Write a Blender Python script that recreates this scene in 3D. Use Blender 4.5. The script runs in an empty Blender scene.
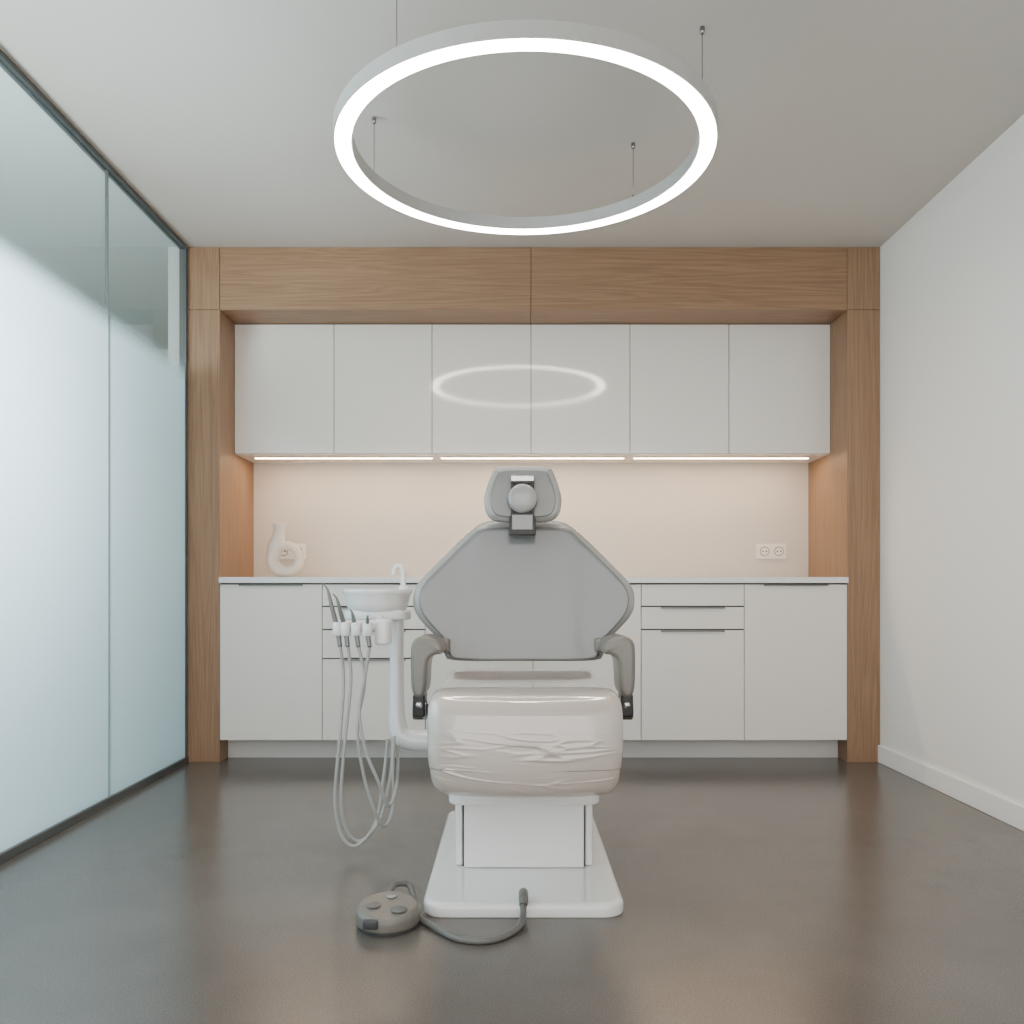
import bpy, math, bmesh
from mathutils import Vector, noise as mnoise
C=bpy.context; D=bpy.data
def link(o):
    C.scene.collection.objects.link(o); return o
# ---------------------------------------------------------------- materials
def newmat(name):
    m=D.materials.new(name); m.use_nodes=True
    nt=m.node_tree; b=nt.nodes['Principled BSDF']; return m,nt,b
def S(r,g,b):
    f=lambda c:(c/255/12.92 if c/255<=0.04045 else ((c/255+0.055)/1.055)**2.4)
    return (f(r),f(g),f(b),1)
def simple(name,col,rough=0.5,metal=0,coat=0,coat_r=0.05,bump=0,bscale=200,var=0.03,spec=0.5):
    m,nt,b=newmat(name)
    tc=nt.nodes.new('ShaderNodeTexCoord'); n=nt.nodes.new('ShaderNodeTexNoise')
    n.inputs['Scale'].default_value=bscale; n.inputs['Detail'].default_value=3
    nt.links.new(tc.outputs['Object'],n.inputs['Vector'])
    mx=nt.nodes.new('ShaderNodeMix'); mx.data_type='RGBA'
    mx.inputs[6].default_value=tuple(c*(1-var) for c in col[:3])+(1,)
    mx.inputs[7].default_value=tuple(min(1,c*(1+var)) for c in col[:3])+(1,)
    nt.links.new(n.outputs['Fac'],mx.inputs[0]); nt.links.new(mx.outputs[2],b.inputs['Base Color'])
    b.inputs['Roughness'].default_value=rough; b.inputs['Metallic'].default_value=metal
    b.inputs['Coat Weight'].default_value=coat; b.inputs['Coat Roughness'].default_value=coat_r
    b.inputs['Specular IOR Level'].default_value=spec
    if bump:
        bp=nt.nodes.new('ShaderNodeBump'); bp.inputs['Strength'].default_value=bump; bp.inputs['Distance'].default_value=0.002
        nt.links.new(n.outputs['Fac'],bp.inputs['Height']); nt.links.new(bp.outputs[0],b.inputs['Normal'])
    return m
def emit(name,col,s):
    m=D.materials.new(name); m.use_nodes=True; nt=m.node_tree; nt.nodes.clear()
    e=nt.nodes.new('ShaderNodeEmission'); o=nt.nodes.new('ShaderNodeOutputMaterial')
    e.inputs[0].default_value=col; e.inputs[1].default_value=s; nt.links.new(e.outputs[0],o.inputs[0]); return m
def wood(name,axis):
    m,nt,b=newmat(name); L=nt.links
    tc=nt.nodes.new('ShaderNodeTexCoord'); mp=nt.nodes.new('ShaderNodeMapping')
    L.new(tc.outputs['Object'],mp.inputs['Vector'])
    sc=[13,13,13]; sc[axis]=0.55; mp.inputs['Scale'].default_value=sc
    n=nt.nodes.new('ShaderNodeTexNoise'); n.inputs['Scale'].default_value=1.3; n.inputs['Detail'].default_value=3; n.inputs['Distortion'].default_value=0.6
    L.new(mp.outputs[0],n.inputs['Vector'])
    mul=nt.nodes.new('ShaderNodeMath'); mul.operation='MULTIPLY'; mul.inputs[1].default_value=16
    L.new(n.outputs['Fac'],mul.inputs[0])
    fr=nt.nodes.new('ShaderNodeMath'); fr.operation='PINGPONG'; fr.inputs[1].default_value=1
    L.new(mul.outputs[0],fr.inputs[0])
    mp2=nt.nodes.new('ShaderNodeMapping'); sc2=[190,190,190]; sc2[axis]=4; mp2.inputs['Scale'].default_value=sc2
    L.new(tc.outputs['Object'],mp2.inputs['Vector'])
    n2=nt.nodes.new('ShaderNodeTexNoise'); n2.inputs['Scale'].default_value=1.0; n2.inputs['Detail'].default_value=3
    L.new(mp2.outputs[0],n2.inputs['Vector'])
    add=nt.nodes.new('ShaderNodeMath'); add.operation='MULTIPLY_ADD'; add.inputs[1].default_value=0.28
    L.new(fr.outputs[0],add.inputs[0]); 
    h=nt.nodes.new('ShaderNodeMath'); h.operation='MULTIPLY'; h.inputs[1].default_value=0.75
    L.new(n2.outputs['Fac'],h.inputs[0]); L.new(h.outputs[0],add.inputs[2])
    cr=nt.nodes.new('ShaderNodeValToRGB'); cr.color_ramp.elements[0].color=S(124,92,66); cr.color_ramp.elements[1].color=S(158,126,97)
    cr.color_ramp.elements[0].position=0.15; cr.color_ramp.elements[1].position=0.85
    L.new(add.outputs[0],cr.inputs[0]); L.new(cr.outputs[0],b.inputs['Base Color'])
    b.inputs['Roughness'].default_value=0.5
    bp=nt.nodes.new('ShaderNodeBump'); bp.inputs['Strength'].default_value=0.1; bp.inputs['Distance'].default_value=0.001
    L.new(n2.outputs['Fac'],bp.inputs['Height']); L.new(bp.outputs[0],b.inputs['Normal'])
    return m
def concrete():
    m,nt,b=newmat('polished_concrete'); L=nt.links
    tc=nt.nodes.new('ShaderNodeTexCoord')
    def noise(s,d,r=0.6):
        n=nt.nodes.new('ShaderNodeTexNoise'); n.inputs['Scale'].default_value=s; n.inputs['Detail'].default_value=d; n.inputs['Roughness'].default_value=r
        L.new(tc.outputs['Object'],n.inputs['Vector']); return n
    a=noise(1.6,4,0.55); f=noise(250,2,0.6)
    c1=nt.nodes.new('ShaderNodeValToRGB'); c1.color_ramp.elements[0].color=S(92,86,81); c1.color_ramp.elements[1].color=S(106,99,94)
    c1.color_ramp.elements[0].position=0.3; c1.color_ramp.elements[1].position=0.7
    L.new(a.outputs['Fac'],c1.inputs[0])
    c2=nt.nodes.new('ShaderNodeValToRGB'); c2.color_ramp.elements[0].color=(0.66,0.66,0.66,1); c2.color_ramp.elements[1].color=(1.0,1.0,1.0,1)
    c2.color_ramp.elements[0].position=0.3; c2.color_ramp.elements[1].position=0.62
    L.new(f.outputs['Fac'],c2.inputs[0])
    mx=nt.nodes.new('ShaderNodeMix'); mx.data_type='RGBA'; mx.blend_type='MULTIPLY'; mx.inputs[0].default_value=1
    L.new(c1.outputs[0],mx.inputs[6]); L.new(c2.outputs[0],mx.inputs[7]); L.new(mx.outputs[2],b.inputs['Base Color'])
    rr=nt.nodes.new('ShaderNodeMapRange'); rr.inputs['To Min'].default_value=0.20; rr.inputs['To Max'].default_value=0.26
    L.new(a.outputs['Fac'],rr.inputs['Value']); L.new(rr.outputs[0],b.inputs['Roughness'])
    b.inputs['Specular IOR Level'].default_value=0.55
    return m
def frost():
    m=D.materials.new('frosted_film'); m.use_nodes=True; nt=m.node_tree; nt.nodes.clear(); L=nt.links
    o=nt.nodes.new('ShaderNodeOutputMaterial'); mix=nt.nodes.new('ShaderNodeMixShader')
    tr=nt.nodes.new('ShaderNodeBsdfTransparent')
    tl=nt.nodes.new('ShaderNodeBsdfTranslucent'); tl.inputs[0].default_value=(0.80,0.90,0.95,1)
    df=nt.nodes.new('ShaderNodeBsdfDiffuse'); df.inputs[0].default_value=(0.55,0.72,0.80,1)
    m2=nt.nodes.new('ShaderNodeMixShader'); m2.inputs[0].default_value=0.25
    L.new(tl.outputs[0],m2.inputs[1]); L.new(df.outputs[0],m2.inputs[2])
    tc=nt.nodes.new('ShaderNodeTexCoord'); sp=nt.nodes.new('ShaderNodeSeparateXYZ'); L.new(tc.outputs['Object'],sp.inputs[0])
    mr=nt.nodes.new('ShaderNodeMapRange'); mr.interpolation_type='SMOOTHSTEP'
    mr.inputs['From Min'].default_value=2.03; mr.inputs['From Max'].default_value=1.90
    mr.inputs['To Min'].default_value=0.0; mr.inputs['To Max'].default_value=0.97
    L.new(sp.outputs['Z'],mr.inputs['Value']); L.new(mr.outputs[0],mix.inputs[0])
    L.new(tr.outputs[0],mix.inputs[1]); L.new(m2.outputs[0],mix.inputs[2]); L.new(mix.outputs[0],o.inputs[0]); return m
def glass():
    m=D.materials.new('clear_glass'); m.use_nodes=True; nt=m.node_tree; nt.nodes.clear(); L=nt.links
    o=nt.nodes.new('ShaderNodeOutputMaterial'); mix=nt.nodes.new('ShaderNodeMixShader')
    tr=nt.nodes.new('ShaderNodeBsdfTransparent'); tr.inputs[0].default_value=(0.94,0.975,0.97,1)
    gl=nt.nodes.new('ShaderNodeBsdfGlossy'); gl.inputs['Roughness'].default_value=0.02
    lw=nt.nodes.new('ShaderNodeLayerWeight'); lw.inputs['Blend'].default_value=0.5
    pw=nt.nodes.new('ShaderNodeMath'); pw.operation='POWER'; pw.inputs[1].default_value=5; L.new(lw.outputs['Facing'],pw.inputs[0])
    ma=nt.nodes.new('ShaderNodeMath'); ma.operation='MULTIPLY_ADD'; ma.inputs[1].default_value=0.94; ma.inputs[2].default_value=0.04; L.new(pw.outputs[0],ma.inputs[0])
    L.new(ma.outputs[0],mix.inputs[0]); L.new(tr.outputs[0],mix.inputs[1]); L.new(gl.outputs[0],mix.inputs[2]); L.new(mix.outputs[0],o.inputs[0]); return m
M=dict(
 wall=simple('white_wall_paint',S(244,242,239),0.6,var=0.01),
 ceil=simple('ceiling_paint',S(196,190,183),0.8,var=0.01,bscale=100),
 splash=simple('warm_backsplash',S(208,201,192),0.5,var=0.01,bscale=80),
 lac=simple('satin_white_lacquer',S(228,223,216),0.07,var=0.005,bscale=20,spec=0.65),
 lac2=simple('white_lacquer_base',S(228,223,217),0.3,var=0.005,bscale=20),
 dark=simple('dark_gap',S(60,58,55),0.7), carc=simple('carcass_dark',S(90,86,81),0.7),  # carc: plain dark carcass behind the gaps between fronts
 top=simple('white_quartz',S(228,228,228),0.25,var=0.03,bscale=150),
 handle=simple('brushed_handle',S(120,118,115),0.35,metal=0.8),
 plinth=simple('plinth_grey',S(214,211,207),0.5),
 alu=simple('aluminium_profile',S(96,102,103),0.4,metal=0.5),
 ringm=simple('ring_housing',S(176,175,173),0.4),
 steel=simple('steel',S(150,150,150),0.25,metal=1),
 white=simple('gloss_white_plastic',S(226,225,223),0.2,coat=0.6,var=0.005,bscale=30),
 panel=simple('grey_shell_panel',S(112,114,114),0.22,coat=0.6,coat_r=0.05,var=0.01,bscale=6),
 rim=simple('light_grey_shell',S(146,146,143),0.25,coat=0.6,coat_r=0.05,var=0.01,bscale=8),
 taupe=simple('taupe_armpad',S(112,107,100),0.35,coat=0.3,coat_r=0.2,var=0.02),
 black=simple('black_metal',S(40,39,39),0.3,metal=0.5),
 chrome=simple('chrome',S(190,190,190),0.15,metal=1),
 dgap=simple('seam_dark',S(56,56,58),0.5),
 pedal=simple('pedal_taupe',S(108,104,98),0.4,coat=0.3,coat_r=0.2,var=0.03),
 hose=simple('grey_hose',S(158,157,154),0.35),
 cable=simple('cable_grey',S(100,98,95),0.4),
 inst=simple('instrument_grey',S(120,120,120),0.3,metal=0.6),
 ceram=simple('matte_ceramic',S(226,215,202),0.6,bump=0.2,bscale=120,var=0.03),
 socket=simple('socket_white',S(236,232,226),0.35),
 wrap=simple('plastic_wrapped_vinyl',S(188,176,167),0.3,coat=1.0,coat_r=0.03,var=0.01,bscale=8),
 wv=wood('oak_vertical',2), wh=wood('oak_horizontal',0), floor=concrete(), frost=frost(), glass=glass(),
 ring=emit('ring_diffuser',(1,0.87,0.77,1),40), led=emit('led_warm',(1,0.68,0.42,1),80),
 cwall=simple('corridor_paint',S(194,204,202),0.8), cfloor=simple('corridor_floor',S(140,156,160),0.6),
)
M['wrap'].node_tree.nodes['Principled BSDF'].inputs['Coat IOR'].default_value=1.8
# ---------------------------------------------------------------- mesh helpers
def par(o,p):
    if p is not None: o.parent=p
    return o
def empty(name,loc=(0,0,0)):
    o=D.objects.new(name,None); o.empty_display_size=0.1; link(o); return o
def meshobj(name,verts,faces,mat,p=None,smooth=False,flat=0):
    me=D.meshes.new(name); me.from_pydata([tuple(v) for v in verts],[],faces); me.update()
    bm=bmesh.new(); bm.from_mesh(me); bmesh.ops.recalc_face_normals(bm,faces=bm.faces); bm.to_mesh(me); bm.free()
    o=D.objects.new(name,me); link(o); me.materials.append(mat)
    if smooth:
        n=len(me.polygons)
        for i,f in enumerate(me.polygons): f.use_smooth=(i<n-flat)
    return par(o,p)
def box(name,x0,x1,y0,y1,z0,z1,mat,p=None,bev=0,seg=2):
    v=[(x,y,z) for x in (x0,x1) for y in (y0,y1) for z in (z0,z1)]
    f=[(0,1,3,2),(4,6,7,5),(0,4,5,1),(2,3,7,6),(0,2,6,4),(1,5,7,3)]
    o=meshobj(name,v,f,mat,p)
    if bev:
        b=o.modifiers.new('b','BEVEL'); b.width=bev; b.segments=seg; b.limit_method='NONE'
        for q in o.data.polygons: q.use_smooth=True
        w=o.modifiers.new('w','WEIGHTED_NORMAL'); w.keep_sharp=False
    return o
def smooth_outline(pts,it=3):
    for _ in range(it):
        q=[]
        n=len(pts)
        for i in range(n):
            a=pts[i]; b=pts[(i+1)%n]
            q.append((a[0]*.75+b[0]*.25,a[1]*.75+b[1]*.25)); q.append((a[0]*.25+b[0]*.75,a[1]*.25+b[1]*.75))
        pts=q
    return pts
def resample(pts,d):
    n=len(pts); L=[math.dist(pts[i],pts[(i+1)%n]) for i in range(n)]; T=sum(L); m=int(T/d); out=[]; i=0; acc=0
    for k in range(m):
        s=T*k/m
        while acc+L[i]<s: acc+=L[i]; i+=1
        f=(s-acc)/L[i]; a=pts[i]; b=pts[(i+1)%n]; out.append((a[0]+(b[0]-a[0])*f,a[1]+(b[1]-a[1])*f))
    return out
def offset(pts,d):
    n=len(pts); A=sum(pts[i][0]*pts[(i+1)%n][1]-pts[(i+1)%n][0]*pts[i][1] for i in range(n))
    sg=1 if A>0 else -1; out=[]
    for i in range(n):
        a=pts[i-1]; b=pts[(i+1)%n]; tx,ty=b[0]-a[0],b[1]-a[1]; l=math.hypot(tx,ty) or 1
        nx,ny=-ty/l*sg,tx/l*sg
        out.append((pts[i][0]+nx*d,pts[i][1]+ny*d))
    return out
def prism(name,outline,axis,t0,t1,r0,r1,mat,p=None,seg=5,fn=None,it=3,grid=False,mid=0,res=0):
    """rounded prism. outline 2-D in the plane orthogonal to axis ('x':(y,z) 'y':(x,z) 'z':(x,y));
    grid: fill the caps with concentric rings (needed when fn bends the shape)"""
    o=smooth_outline(outline,it) if it else outline
    if res: o=resample(o,res)
    lay0=[(t0+r0*(1-math.cos(math.pi/2*k/seg)), r0*(1-math.sin(math.pi/2*k/seg)),1) for k in range(seg+1)]
    lay1=[(t1-r1*(1-math.cos(math.pi/2*k/seg)), r1*(1-math.sin(math.pi/2*k/seg)),1) for k in range(seg,-1,-1)]
    lm=[(t0+r0+(t1-r1-t0-r0)*k/(mid+1),0,1) for k in range(1,mid+1)]
    sc=[0.03]+[0.1*k for k in range(1,10)]+[0.97] if grid else []
    layers=[(t0,r0,s) for s in sc]+lay0+lm+lay1+[(t1,r1,s) for s in reversed(sc)]
    V=[];F=[];n=len(o); ca=sum(a for a,b in o)/n; cb=sum(b for a,b in o)/n
    for t,ins,s in layers:
        for a,b in offset(o,ins):
            a=ca+(a-ca)*s; b=cb+(b-cb)*s
            v={'x':(t,a,b),'y':(a,t,b),'z':(a,b,t)}[axis]
            V.append(fn(*v) if fn else v)
    for l in range(len(layers)-1):
        for i in range(n):
            j=(i+1)%n; F.append((l*n+i,l*n+j,(l+1)*n+j,(l+1)*n+i))
    F.append(tuple(range(n))); F.append(tuple((len(layers)-1)*n+i for i in range(n)))
    return meshobj(name,V,F,mat,p,True,flat=0 if grid else 2)
def lathe(name,prof,center,mat,p=None,n=48,axis='z'):
    V=[];F=[]
    for r,h in prof:
        for i in range(n):
            a=2*math.pi*i/n; c,s=r*math.cos(a),r*math.sin(a)
            v={'z':(c,s,h),'y':(c,h,s),'x':(h,c,s)}[axis]
            V.append((v[0]+center[0],v[1]+center[1],v[2]+center[2]))
    for l in range(len(prof)-1):
        for i in range(n):
            j=(i+1)%n; F.append((l*n+i,l*n+j,(l+1)*n+j,(l+1)*n+i))
    F.append(tuple(range(n))); F.append(tuple((len(prof)-1)*n+i for i in range(n)))
    o=meshobj(name,V,F,mat,p,True)
    m=o.modifiers.new('e','EDGE_SPLIT'); m.split_angle=math.radians(50)
    return o
def cyl(name,c,r,h,mat,p=None,axis='z',bev=0.002,n=40):
    return lathe(name,[(r-bev,0),(r,bev),(r,h-bev),(r-bev,h)],c,mat,p,n,axis)
def catmull(P,k=10):
    P=[Vector(q) for q in P]; out=[]
    Q=[P[0]*2-P[1]]+P+[P[-1]*2-P[-2]]
    for i in range(1,len(Q)-2):
        a,b,c,d=Q[i-1:i+3]
        for s in range(k):
            t=s/k; out.append(0.5*((2*b)+(c-a)*t+(2*a-5*b+4*c-d)*t*t+(3*b-a-3*c+d)*t**3))
    out.append(P[-1]); return out
def tube(name,pts,r,mat,p=None,n=16,k=10,sm=True):
    """swept tube mesh; r is a float or list of radii at control points"""
    P=catmull(pts,k) if sm else [Vector(q) for q in pts]
    m=len(P)
    def rad(i):
        if not isinstance(r,(list,tuple)): return r
        f=i/(m-1)*(len(r)-1); a=min(int(f),len(r)-2); return r[a]+(r[a+1]-r[a])*(f-a)
    V=[];F=[]; up=None
    for i in range(m):
        T=(P[min(i+1,m-1)]-P[max(i-1,0)]).normalized()
        if up is None:
            up=Vector((0,0,1)) if abs(T.z)<0.9 else Vector((0,1,0))
        up=(up-T*up.dot(T)).normalized(); B=T.cross(up)
        for j in range(n):
            a=2*math.pi*j/n; V.append(P[i]+(up*math.cos(a)+B*math.sin(a))*rad(i))
    for i in range(m-1):
        for j in range(n):
            q=(j+1)%n; F.append((i*n+j,i*n+q,(i+1)*n+q,(i+1)*n+j))
    F.append(tuple(range(n))); F.append(tuple((m-1)*n+j for j in range(n)))
    return meshobj(name,V,F,mat,p,True,flat=2)

# ---------------------------------------------------------------- room
XL,XR,YF,YB,H=-1.636,1.859,4.34,4.913,2.6
Y0=-1.6
box('floor',XL,XR+0.1,Y0,YB+0.1,-0.1,0,M['floor'])
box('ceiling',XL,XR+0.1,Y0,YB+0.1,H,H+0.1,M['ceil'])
box('wall_right',XR,XR+0.1,Y0,YB+0.1,0,H,M['wall'])
box('wall_back',XL,XR,YB,YB+0.1,0,H,M['splash'])
box('baseboard_right',XR-0.014,XR,Y0,YF,0,0.088,M['wall'],bev=0.003)
# glass partition
gw=empty('wall_left')
js=[-1.3,0.3,1.9,3.5,YF-0.02]
for i in range(4):
    box(f'glass_panel_{i+1}',XL-0.02,XL-0.008,js[i]+0.0015,js[i+1]-0.0015,0.03,H-0.02,M['glass'],gw)
    a,b=js[i]+0.0015,js[i+1]-0.0015; x=XL-0.006
    meshobj(f'frosted_film_{i+1}',[(x,a,0.03),(x,b,0.03),(x,b,2.1),(x,a,2.1)],[(0,1,2,3)],M['frost'],gw)
    if i<3: box(f'joint_{i+1}',XL-0.02,XL-0.006,js[i+1]-0.001,js[i+1]+0.001,0.03,H-0.02,M['alu'],gw)
box('floor_channel',XL-0.035,XL+0.006,-1.3,YF,0,0.03,M['alu'],gw,bev=0.002)
box('head_channel',XL-0.035,XL+0.004,-1.3,YF,H-0.02,H,M['alu'],gw,bev=0.002)
box('end_channel',XL-0.035,XL,YF-0.022,YF-0.002,0.03,H-0.02,M['alu'],gw)
# corridor behind partition
box('corridor_floor',-4.2,XL,Y0,6.2,-0.1,0,M['cfloor'])
box('corridor_ceiling',-4.2,XL,Y0,6.2,H,H+0.1,M['cwall'])
box('wall_corridor_far',-4.3,-4.2,Y0,6.2,0,H,M['cwall'])
box('wall_corridor_end',-4.2,XL,6.2,6.3,0,H,M['cwall'])
box('wall_corridor_side',XL-0.1,XL-0.001,YF+0.002,6.2,0,H,M['cwall'])

# ---------------------------------------------------------------- oak surround
xi0,xi1,zs=-1.475,1.692,2.283
of=empty('oak_cabinet_surround'); g=0.0012
box('post_1',XL+0.001,xi0,YF,YB,0,zs-g,M['wv'],of,bev=0.0012)
box('post_2',xi1,XR-0.001,YF,YB,0,zs-g,M['wv'],of,bev=0.0012)
box('corner_block_1',XL+0.001,xi0-g,YF,YB,zs+g,H,M['wv'],of,bev=0.0012)
box('corner_block_2',xi1+g,XR-0.001,YF,YB,zs+g,H,M['wv'],of,bev=0.0012)
box('header_1',xi0+g,0.096-g,YF,YB,zs,H,M['wh'],of,bev=0.0012)
box('header_2',0.096+g,xi1-g,YF,YB,zs,H,M['wh'],of,bev=0.0012)
# ---------------------------------------------------------------- upper cabinets
uc=empty('upper_cabinets'); yu=4.57; zb=1.596
box('carcass',xi0+0.001,xi1-0.001,yu+0.02,YB-0.001,zb,zs-0.002,M['carc'],uc)
ux=[xi0,-0.946,-0.425,0.101,0.627,1.153,xi1]
for i in range(6):
    box(f'door_panel_{i+1}',ux[i]+0.0018,ux[i+1]-0.0018,yu,yu+0.019,zb-0.001,zs-0.004,M['lac'],uc,bev=0.001)
box('underside',xi0+0.001,xi1-0.001,yu+0.02,YB-0.001,zb-0.004,zb-0.0005,M['lac2'],uc)
for i in range(3):
    e=empty('under_cabinet_led_strip') 
    x0=[-1.40,-0.385,0.665][i]; x1=[-0.435,0.61,1.615][i]
    box('profile',x0-0.004,x1+0.004,4.675,4.705,zb-0.010,zb-0.0045,M['lac2'],e)
    box('diffuser',x0,x1,4.682,4.700,zb-0.0110,zb-0.0101,M['led'],e)
# ---------------------------------------------------------------- base cabinets
bc=empty('base_cabinets'); zt=0.904; z0=0.11
box('carcass',xi0+0.002,xi1-0.002,YF+0.021,YB-0.001,z0,zt-0.001,M['carc'],bc)
box('plinth',xi0+0.002,xi1-0.002,YF+0.12,YB-0.01,0,z0-0.001,M['plinth'],bc)
def front(n,x0,x1,a,b,hd=True,frac=0.62):
    box(n,x0+0.0018,x1-0.0018,YF,YF+0.02,a+0.0015,b-0.0015,M['lac2'],bc,bev=0.001)
    if hd:
        c=(x0+x1)/2; hw=(x1-x0)*frac/2
        box(n+'_pull',c-hw,c+hw,YF-0.012,YF+0.004,b-0.008,b-0.0016,M['handle'],bc,bev=0.0008)
bx=[xi0,-0.958,-0.438,0.106,0.652,1.172,xi1]
for i in range(6):
    x0=bx[i]; x1=bx[i+1]
    if i in (1,4):
        front(f'drawer_{i}_top',x0,x1,0.788,zt-0.006,False)
        front(f'drawer_{i}_middle',x0,x1,0.671,0.784)
        if i==4: front(f'drawer_{i}_bottom',x0,x1,z0,0.667)
        else:
            front(f'drawer_{i}_low',x0,x1,0.525,0.667); front(f'drawer_{i}_bottom',x0,x1,z0,0.521)
    else: front(f'door_{i}',x0,x1,z0,zt-0.006)
box('countertop',xi0+0.001,xi1-0.001,YF-0.02,YB-0.001,zt,0.934,M['top'],bev=0.002)
# ---------------------------------------------------------------- sockets
def socket(x,n):
    e=empty('wall_socket'); z=1.088
    box('plate',x-0.086,x+0.086,YB-0.010,YB-0.0005,z-0.044,z+0.044,M['socket'],e,bev=0.004)
    for k,dx in enumerate((-0.041,0.041)):
        lathe(f'outlet_{k+1}',[(0.031,0),(0.033,-0.003),(0.029,-0.004),(0.027,-0.001),(0.001,-0.001)],(x+dx,YB-0.0105,z),M['socket'],e,32,'y')
        lathe(f'recess_{k+1}',[(0.0265,0),(0.0265,-0.0008),(0.001,-0.0008)],(x+dx,YB-0.0117,z),M['handle'],e,32,'y')
        lathe(f'insert_{k+1}',[(0.0225,0),(0.0225,-0.001),(0.001,-0.001)],(x+dx,YB-0.0124,z),M['socket'],e,32,'y')
        for j,d in enumerate((-0.010,0.010)):
            cyl(f'pin_hole_{k+1}_{j+1}',(x+dx+d,YB-0.0145,z),0.0045,0.001,M['dark'],e,'y',0.0002,12)
socket(1.48,1); socket(-1.262,2)
# ---------------------------------------------------------------- vase
def vase():
    bm=bmesh.new(); cx,cy,cz=-1.213,4.62,0.934+0.103
    N,K=64,32
    def ringpt(i,j):
        t=2*math.pi*i/N; th=2*math.pi*j/K
        r=0.029+0.005*math.cos(t-math.radians(225)); R=0.073+0.002*math.cos(t-math.radians(225))
        return (cx+(R+r*math.cos(th))*math.cos(t),cy+(r+0.008)*math.sin(th),cz+(R+r*math.cos(th))*math.sin(t)*0.97)
    g=[[bm.verts.new(ringpt(i,j)) for j in range(K)] for i in range(N)]
    for i in range(N):
        for j in range(K): bm.faces.new((g[i][j],g[(i+1)%N][j],g[(i+1)%N][(j+1)%K],g[i][(j+1)%K]))
    pts=catmull([(cx-0.071,cy,cz+0.005),(cx-0.058,cy,cz+0.06),(cx-0.044,cy,cz+0.11),(cx-0.037,cy,cz+0.15),(cx-0.038,cy,cz+0.188)],8)
    rads=[0.034,0.043,0.037,0.029,0.037]; m=len(pts)
    rr=[]
    for i in range(m):
        f=i/(m-1)*4; a=min(int(f),3); rr.append(rads[a]+(rads[a+1]-rads[a])*(f-a))
    g=[]
    for i,q in enumerate(pts):
        T=(pts[min(i+1,m-1)]-pts[max(i-1,0)]).normalized(); B=Vector((0,1,0)); U=T.cross(B)
        g.append([bm.verts.new(q+(U*math.cos(2*math.pi*j/24)+B*math.sin(2*math.pi*j/24))*rr[i]) for j in range(24)])
    for dz,sc in ((0.0,0.75),(-0.03,0.55)):
        c=pts[-1]+Vector((0,0,dz))
        g.append([bm.verts.new(c+(v.co-pts[-1])*sc) for v in g[m-1]])
    for i in range(len(g)-1):
        for j in range(24): bm.faces.new((g[i][j],g[i][(j+1)%24],g[i+1][(j+1)%24],g[i+1][j]))
    bm.faces.new(g[0]); bm.faces.new(g[-1])
    bmesh.ops.recalc_face_normals(bm,faces=bm.faces)
    for v in bm.verts: v.co.z=max(v.co.z,0.9345)
    me=D.meshes.new('ceramic_vase'); bm.to_mesh(me); bm.free()
    o=D.objects.new('ceramic_vase',me); link(o); me.materials.append(M['ceram'])
    rm=o.modifiers.new('r','REMESH'); rm.mode='VOXEL'; rm.voxel_size=0.003; rm.use_smooth_shade=True
    s=o.modifiers.new('s','SMOOTH'); s.iterations=5; s.factor=0.5
vase()
# ---------------------------------------------------------------- ring pendant
rp=empty('ring_pendant_light'); rc=(0.044,2.9); R1,R0=0.634,0.572; zb_=2.33; hz=0.047
def ringmesh(name,prof,mat):
    V=[];F=[];n=160;k=len(prof)
    for i in range(n):
        a=2*math.pi*i/n
        for r,z in prof: V.append((rc[0]+r*math.cos(a),rc[1]+r*math.sin(a),z))
    for i in range(n):
        for j in range(k): F.append((i*k+j,((i+1)%n)*k+j,((i+1)%n)*k+(j+1)%k,i*k+(j+1)%k))
    o=meshobj(name,V,F,mat,rp,True); m=o.modifiers.new('e','EDGE_SPLIT'); m.split_angle=math.radians(40)
ringmesh('housing',[(R0,zb_),(R0,zb_+hz),(R1,zb_+hz),(R1,zb_),(R1-0.005,zb_),(R1-0.005,zb_+0.004),(R0+0.005,zb_+0.004),(R0+0.005,zb_)],M['ringm'])
ringmesh('diffuser',[(R0+0.0055,zb_-0.001),(R0+0.0055,zb_+0.0035),(R1-0.0055,zb_+0.0035),(R1-0.0055,zb_-0.001)],M['ring'])
for i,a in enumerate((-128,-26,45,156)):
    x=rc[0]+0.600*math.cos(math.radians(a)); y=rc[1]+0.600*math.sin(math.radians(a))
    cyl(f'suspension_wire_{i+1}',(x,y,zb_+hz),0.0016,H-zb_-hz,M['steel'],rp,n=10,bev=0.0001)
    cyl(f'ceiling_mount_{i+1}',(x,y,H-0.022),0.008,0.022,M['steel'],rp,n=24)
    cyl(f'gripper_{i+1}',(x,y,zb_+hz),0.005,0.02,M['steel'],rp,n=16)

# ---------------------------------------------------------------- dental chair
ch=empty('dental_chair'); cx=0.036
def rrect(x0,x1,y0,y1,r,k=8):
    out=[]
    for cx_,cy_,a0 in ((x1-r,y0+r,-90),(x1-r,y1-r,0),(x0+r,y1-r,90),(x0+r,y0+r,180)):
        for i in range(k+1):
            a=math.radians(a0+90*i/k); out.append((cx_+r*math.cos(a),cy_+r*math.sin(a)))
    return out
prism('base_plate',rrect(cx-0.278,cx+0.268,2.29,3.28,0.06),'z',0.0,0.038,0.003,0.016,M['white'],ch,it=0)
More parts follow.
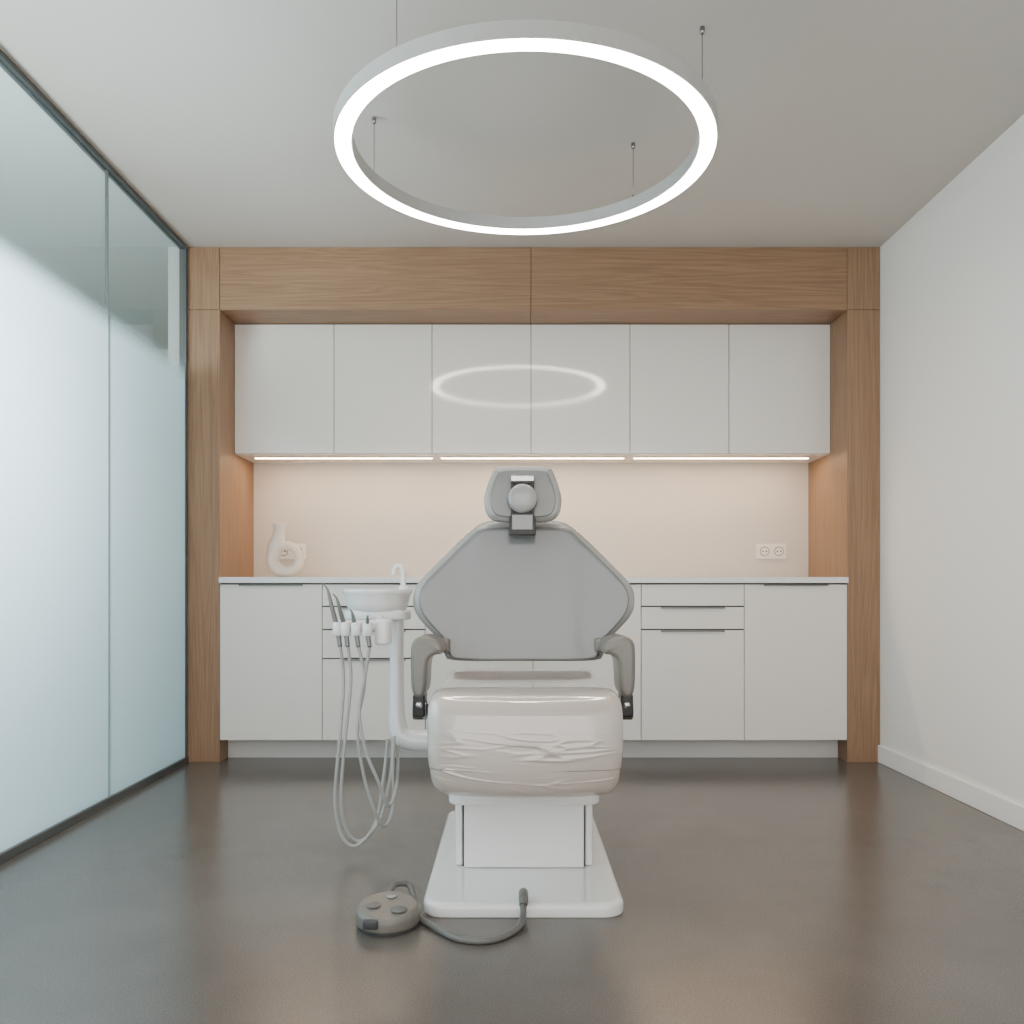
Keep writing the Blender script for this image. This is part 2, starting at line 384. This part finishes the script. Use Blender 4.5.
# column
box('column_core',cx-0.185,cx+0.185,2.60,3.12,0.037,0.262,M['dgap'],ch)
box('column_front_panel',cx-0.180,cx+0.180,2.580,2.62,0.039,0.236,M['white'],ch,bev=0.004)
for s in (-1,1):
    a,b=sorted((cx+s*0.185,cx+s*0.208)); box(f'column_side_{(s+3)//2}',a,b,2.60,3.14,0.039,0.245,M['white'],ch,bev=0.006)
box('column_rear_panel',cx-0.18,cx+0.18,3.11,3.14,0.039,0.24,M['white'],ch,bev=0.004)
prism('seat_carriage',rrect(cx-0.225,cx+0.225,2.53,3.16,0.04),'z',0.238,0.300,0.008,0.008,M['white'],ch,it=0)
prism('seat_pan',rrect(cx-0.20,cx+0.20,2.42,3.18,0.05),'z',0.296,0.36,0.01,0.01,M['white'],ch,it=0)
# seat cushion with creased plastic cover (the creases are real geometry)
prof=[(2.36,0.315),(2.27,0.315),(2.232,0.36),(2.228,0.50),(2.25,0.580),(2.32,0.604),(2.55,0.592),(2.80,0.588),(3.0,0.600),(3.06,0.585),(3.07,0.50),(3.06,0.36),(2.9,0.335),(2.6,0.325)]
def sst(a,b,v):
    t=max(0,min(1,(v-a)/(b-a))); return t*t*(3-2*t)
def seatfn(x,y,z):
    u=(x-cx)/0.26
    f=max(0,min(1,(2.6-y)/0.35))
    y2=y+0.03*u*u*f
    wd=1-0.05*max(0,min(1,(0.44-z)/0.11))*f
    d=0
    if y<2.34:
        m=sst(0.52,0.47,z)*sst(0.33,0.37,z)*sst(1.0,0.86,abs(u))
        zz=z+0.012*math.cos(u*1.6)+0.006*mnoise.noise(Vector((x*3,0,z*4)))
        n1=mnoise.noise(Vector((x*2.6+3,1.7,zz*34)))
        n2=mnoise.noise(Vector((x*7+9,5.2,zz*60)))
        k=sst(-0.2,0.3,mnoise.noise(Vector((x*6,8.1,z*14))))
        k1=sst(-0.45,0.15,mnoise.noise(Vector((x*5+2,2.1,z*11))))
        d=m*(k1*0.0030*max(0,1-abs(n1)/0.12)**1.5 + k*0.0022*max(0,1-abs(n2)/0.20)**1.5)
    return (cx+(x-cx)*wd,y2-d,z+0.012*u*u*f*(1 if z<0.4 else 0))
seat=prism('seat_cushion',prof,'x',cx-0.262,cx+0.260,0.036,0.036,M['wrap'],ch,seg=10,fn=seatfn,it=3,mid=150,res=0.0022)
# backrest
half=[(0.0,1.125),(0.13,1.124),(0.185,1.095),(0.333,0.945),(0.380,0.892),(0.394,0.845),(0.384,0.785),(0.318,0.715),(0.290,0.69),(0.282,0.645),(0.265,0.620),(0.0,0.620)]
out=[(cx+0.006+x,z) for x,z in half]+[(cx+0.006-x,z) for x,z in reversed(half[1:-1])]
def backfn(x,y,z):
    u=(x-cx-0.006); return (x,y-0.25*u*u+(z-0.62)*0.12+0.03,z)
prism('backrest_shell',out,'y',2.985,3.09,0.035,0.045,M['rim'],ch,seg=7,fn=backfn,it=2,grid=True)
half2=[(0.0,1.096),(0.150,1.096),(0.180,1.074),(0.320,0.93),(0.358,0.885),(0.370,0.845),(0.360,0.79),(0.298,0.72),(0.270,0.69),(0.262,0.65),(0.245,0.626),(0.0,0.626)]
out2=[(cx+0.006+x,z) for x,z in half2]+[(cx+0.006-x,z) for x,z in reversed(half2[1:-1])]
def panelfn(x,y,z):
    u=abs(x-cx-0.006); k=sst(0.17,0.21,u)   # raised centre field with swept wings
    return (x,y-0.25*u*u+(z-0.62)*0.12+0.03-(0.012*(1-k) if y<2.99 else 0),z)
prism('backrest_panel',out2,'y',2.978,3.0,0.008,0.002,M['panel'],ch,seg=4,fn=panelfn,it=2,grid=True)
# headrest
hh=[(0.0,1.306),(0.085,1.304),(0.103,1.292),(0.130,1.215),(0.134,1.18),(0.126,1.135),(0.098,1.112),(0.0,1.110)]
def hout(h,s=1,c=1.205): return [(cx+0.002+x*s,c+(z-c)*s) for x,z in h]+[(cx+0.002-x*s,c+(z-c)*s) for x,z in reversed(h[1:-1])]
hfn=lambda x,y,z:(x,y-0.6*(x-cx)**2+(z-1.1)*0.08,z)
prism('headrest_shell',hout(hh,1.02),'y',2.985,3.07,0.022,0.03,M['rim'],ch,seg=6,fn=hfn,it=2,grid=True)
prism('headrest_panel',hout(hh,0.86),'y',2.979,2.99,0.005,0.001,M['panel'],ch,seg=3,fn=hfn,it=2,grid=True)
hb=empty('headrest_bracket'); par(hb,ch)
for s in (-1,1):
    a,b=sorted((cx+s*0.030,cx+s*0.040)); box(f'rail_{(s+3)//2}',a,b,2.955,2.985,1.085,1.265,M['black'],hb,bev=0.002)
box('crossbar_upper',cx-0.040,cx+0.040,2.952,2.982,1.245,1.266,M['chrome'],hb,bev=0.003)
box('crossbar_lower',cx-0.038,cx+0.038,2.952,2.982,1.222,1.236,M['black'],hb,bev=0.003)
box('post_plate',cx-0.030,cx+0.030,2.965,2.985,1.07,1.24,M['black'],hb,bev=0.002)
box('clamp',cx-0.046,cx+0.046,2.950,3.03,1.060,1.120,M['black'],hb,bev=0.004)
box('clamp_chrome',cx-0.036,cx+0.036,2.946,2.952,1.078,1.132,M['inst'],hb,bev=0.003)
lathe('lock_knob',[(0.001,-0.034),(0.040,-0.034),(0.047,-0.030),(0.050,-0.022),(0.050,0),(0.001,0)],(cx,2.965,1.186),M['rim'],hb,48,'y')
# armrests
for s in (-1,1):
    e=empty('armrest_1' if s<0 else 'armrest_2'); par(e,ch)
    X=lambda v: cx+s*v
    o=[(0.262,0.694),(0.30,0.722),(0.345,0.720),(0.366,0.700),(0.368,0.64),(0.366,0.545),(0.352,0.520),(0.328,0.520),(0.316,0.545),(0.314,0.61),(0.310,0.645),(0.288,0.662),(0.262,0.662)]
    prism('pad',[(X(a),b) for a,b in o],'y',2.80,2.985,0.014,0.014,M['taupe'],e,seg=5,it=2)
    box('support_arm',min(X(0.25),X(0.335)),max(X(0.25),X(0.335)),2.97,3.03,0.655,0.705,M['taupe'],e,bev=0.01)
    box('bracket',min(X(0.322),X(0.362)),max(X(0.322),X(0.362)),2.82,2.91,0.455,0.53,M['black'],e,bev=0.006)
    cyl('pivot_ring',(min(X(0.318),X(0.364)),2.86,0.475),0.034,0.046,M['steel'],e,'x',0.003)
    cyl('pivot_pin',(min(X(0.245),X(0.330)),2.86,0.475),0.020,0.085,M['black'],e,'x')
    cyl('pivot_bolt',(X(0.340),2.812,0.495),0.011,0.012,M['chrome'],e,'y')

# ---------------------------------------------------------------- cuspidor / delivery unit
un=empty('dental_cuspidor_unit'); uy=3.10
lathe('bowl',[(0.02,0.788),(0.082,0.790),(0.102,0.800),(0.112,0.825),(0.116,0.850),(0.122,0.858),(0.126,0.866),(0.124,0.874),(0.114,0.874),(0.102,0.862),(0.085,0.83),(0.04,0.812),(0.01,0.810)],(-0.485,uy,0),M['white'],un,64)
prism('body_shelf',[(-0.60,3.04),(-0.50,3.0),(-0.40,3.02),(-0.365,3.06),(-0.365,3.14),(-0.42,3.18),(-0.55,3.18),(-0.6,3.12)],'z',0.765,0.800,0.008,0.01,M['white'],un,it=2)
tube('rinse_spout',[(-0.392,uy,0.80),(-0.392,uy,0.90),(-0.392,uy,0.935),(-0.40,uy,0.955),(-0.414,uy,0.958),(-0.424,uy,0.945),(-0.426,uy,0.925)],[0.010,0.010,0.010,0.0095,0.009,0.009,0.009],M['white'],un)
cyl('spout_base',(-0.392,uy,0.86),0.020,0.025,M['white'],un)
tube('support_post',[(-0.415,uy,0.78),(-0.415,uy,0.62),(-0.415,uy,0.45),(-0.413,uy,0.39),(-0.395,uy,0.345),(-0.345,uy,0.33),(-0.25,uy,0.33),(-0.15,uy+0.0,0.33)],[0.025,0.025,0.027,0.032,0.038,0.038,0.036,0.036],M['white'],un,24)
tube('holder_arm',[(-0.47,uy-0.05,0.780),(-0.46,2.98,0.765),(-0.455,2.90,0.757)],0.016,M['white'],un)
prism('holder_bar',rrect(-0.580,-0.430,2.845,2.90,0.02),'z',0.735,0.772,0.008,0.008,M['white'],un,it=0)
prism('holder_bar_side',rrect(-0.455,-0.405,2.83,2.92,0.02),'z',0.69,0.775,0.01,0.01,M['white'],un,it=0)
xs=[-0.575,-0.548,-0.512,-0.474]
hoses=[
 [(0,0,0),(0.012,-0.0,-0.12),(0.004,-0.02,-0.30),(-0.012,-0.02,-0.50),(0.01,-0.02,-0.625),(0.06,-0.02,-0.655),(0.115,0.02,-0.59),(0.135,0.06,-0.45),(0.135,0.16,-0.34)],
 [(0,0,0),(0.010,-0.0,-0.12),(-0.006,-0.02,-0.32),(-0.018,-0.02,-0.50),(0.0,-0.01,-0.61),(0.045,0.0,-0.645),(0.10,0.03,-0.58),(0.13,0.07,-0.45),(0.125,0.17,-0.34)],
 [(0,0,0),(0.02,-0.0,-0.12),(0.0,-0.02,-0.27),(0.02,-0.02,-0.42),(0.05,-0.01,-0.53),(0.08,0.02,-0.60),(0.105,0.05,-0.55),(0.10,0.09,-0.42),(0.095,0.17,-0.33)],
 [(0,0,0),(-0.015,0,-0.10),(-0.032,-0.01,-0.22),(-0.010,-0.02,-0.34),(0.03,-0.02,-0.44),(0.06,0.02,-0.53),(0.078,0.08,-0.47),(0.070,0.17,-0.36)]]
for i,x in enumerate(xs):
    y=2.835-0.006*i
    tip=[(-0.034,-0.02,0.155),(-0.026,-0.03,0.120),(-0.012,-0.02,0.07),(0.004,-0.02,0.05)][i]
    cyl(f'holder_cup_{i+1}',(x,y,0.722),0.016,0.045,M['white'],un,n=24)
    tube(f'handpiece_{i+1}',[(x+0.008,y,0.685),(x,y,0.74),(x+tip[0]*.5,y+tip[1]*.5,0.74+tip[2]*.5),(x+tip[0]*.85,y+tip[1]*.85,0.74+tip[2]*.85),(x+tip[0]*1.35,y+tip[1],0.74+tip[2])],[0.0075,0.009,0.007,0.004,0.002],M['inst'],un)
    tube(f'hose_{i+1}',[(x+0.008+a,y+b,0.692+c) for a,b,c in hoses[i]],0.0055,M['hose'],un,12)
# ---------------------------------------------------------------- foot control
fp=empty('foot_control_pedal'); px,py=-0.324,2.245
ov=[(px+0.080*math.cos(t)*(1+0.04*math.cos(2*t)),py+0.085*math.sin(t)) for t in [2*math.pi*i/48 for i in range(48)]]
def pf(x,y,z): return (x,y,z+ (0.010*(y-py)/0.085 if z>0.03 else 0))
prism('sole',offset(ov,0.004),'z',0.0,0.010,0.001,0.001,M['dgap'],fp,it=0)
prism('body',ov,'z',0.008,0.052,0.006,0.012,M['pedal'],fp,it=0,fn=pf)
def disc(n,x,y,r,m): 
    o=cyl(n,(x,y,0),r,0.006,m,fp,n=32); o.location.z=0.0505+0.010*(y-py)/0.085; return o
disc('button_1',px-0.036,py-0.005,0.019,M['cable']); disc('button_2',px+0.032,py-0.028,0.022,M['cable'])
disc('button_3',px+0.004,py+0.045,0.014,M['rim'])
box('front_rocker',px-0.052,px-0.012,py-0.088,py-0.066,0.020,0.042,M['dgap'],fp,bev=0.005)
tube('cable',[(px-0.01,py+0.075,0.045),(px+0.0,py+0.12,0.062),(px+0.035,py+0.145,0.055),(px+0.055,py+0.11,0.03),(px+0.065,py+0.05,0.010),(px+0.12,py-0.03,0.0085),(px+0.19,py-0.11,0.0085),(px+0.27,py-0.12,0.0085),(px+0.33,py-0.06,0.0085),(px+0.352,py-0.0,0.018),(px+0.354,py+0.05,0.044)],0.0085,M['cable'],fp,14,12)
tube('plug',[(px+0.354,py+0.035,0.038),(px+0.355,py+0.055,0.050),(px+0.355,py+0.095,0.051)],[0.011,0.013,0.013],M['cable'],fp)
# ---------------------------------------------------------------- lights
def area(name,loc,rot,sx,sy,e,col):
    l=D.lights.new(name,'AREA'); l.shape='RECTANGLE'; l.size=sx; l.size_y=sy; l.energy=e; l.color=col
    o=D.objects.new(name,l); o.location=loc; o.rotation_euler=rot; link(o); return o
area('corridor_daylight',(-2.55,2.0,1.6),(0,math.radians(-90),0),0.7,1.8,105,(0.86,0.94,1.0))
area('corridor_fill',(-3.4,2.8,1.6),(math.radians(180),0,0),1.0,4.0,42,(0.9,0.97,1.0))  # added fill, out of view, to brighten the corridor ceiling behind the clear glass
wd=D.worlds.new('world'); C.scene.world=wd; wd.use_nodes=True
bg=wd.node_tree.nodes['Background']; bg.inputs[0].default_value=(1.0,0.955,0.91,1); bg.inputs[1].default_value=3.7
# ---------------------------------------------------------------- camera
cam=D.cameras.new('camera'); co=D.objects.new('camera',cam); link(co)
co.location=(0,0,0.879); co.rotation_euler=(math.radians(90),0,0)
cam.sensor_width=36; cam.lens=860/1024*36; cam.shift_y=76/1024; cam.clip_start=0.05
C.scene.camera=co
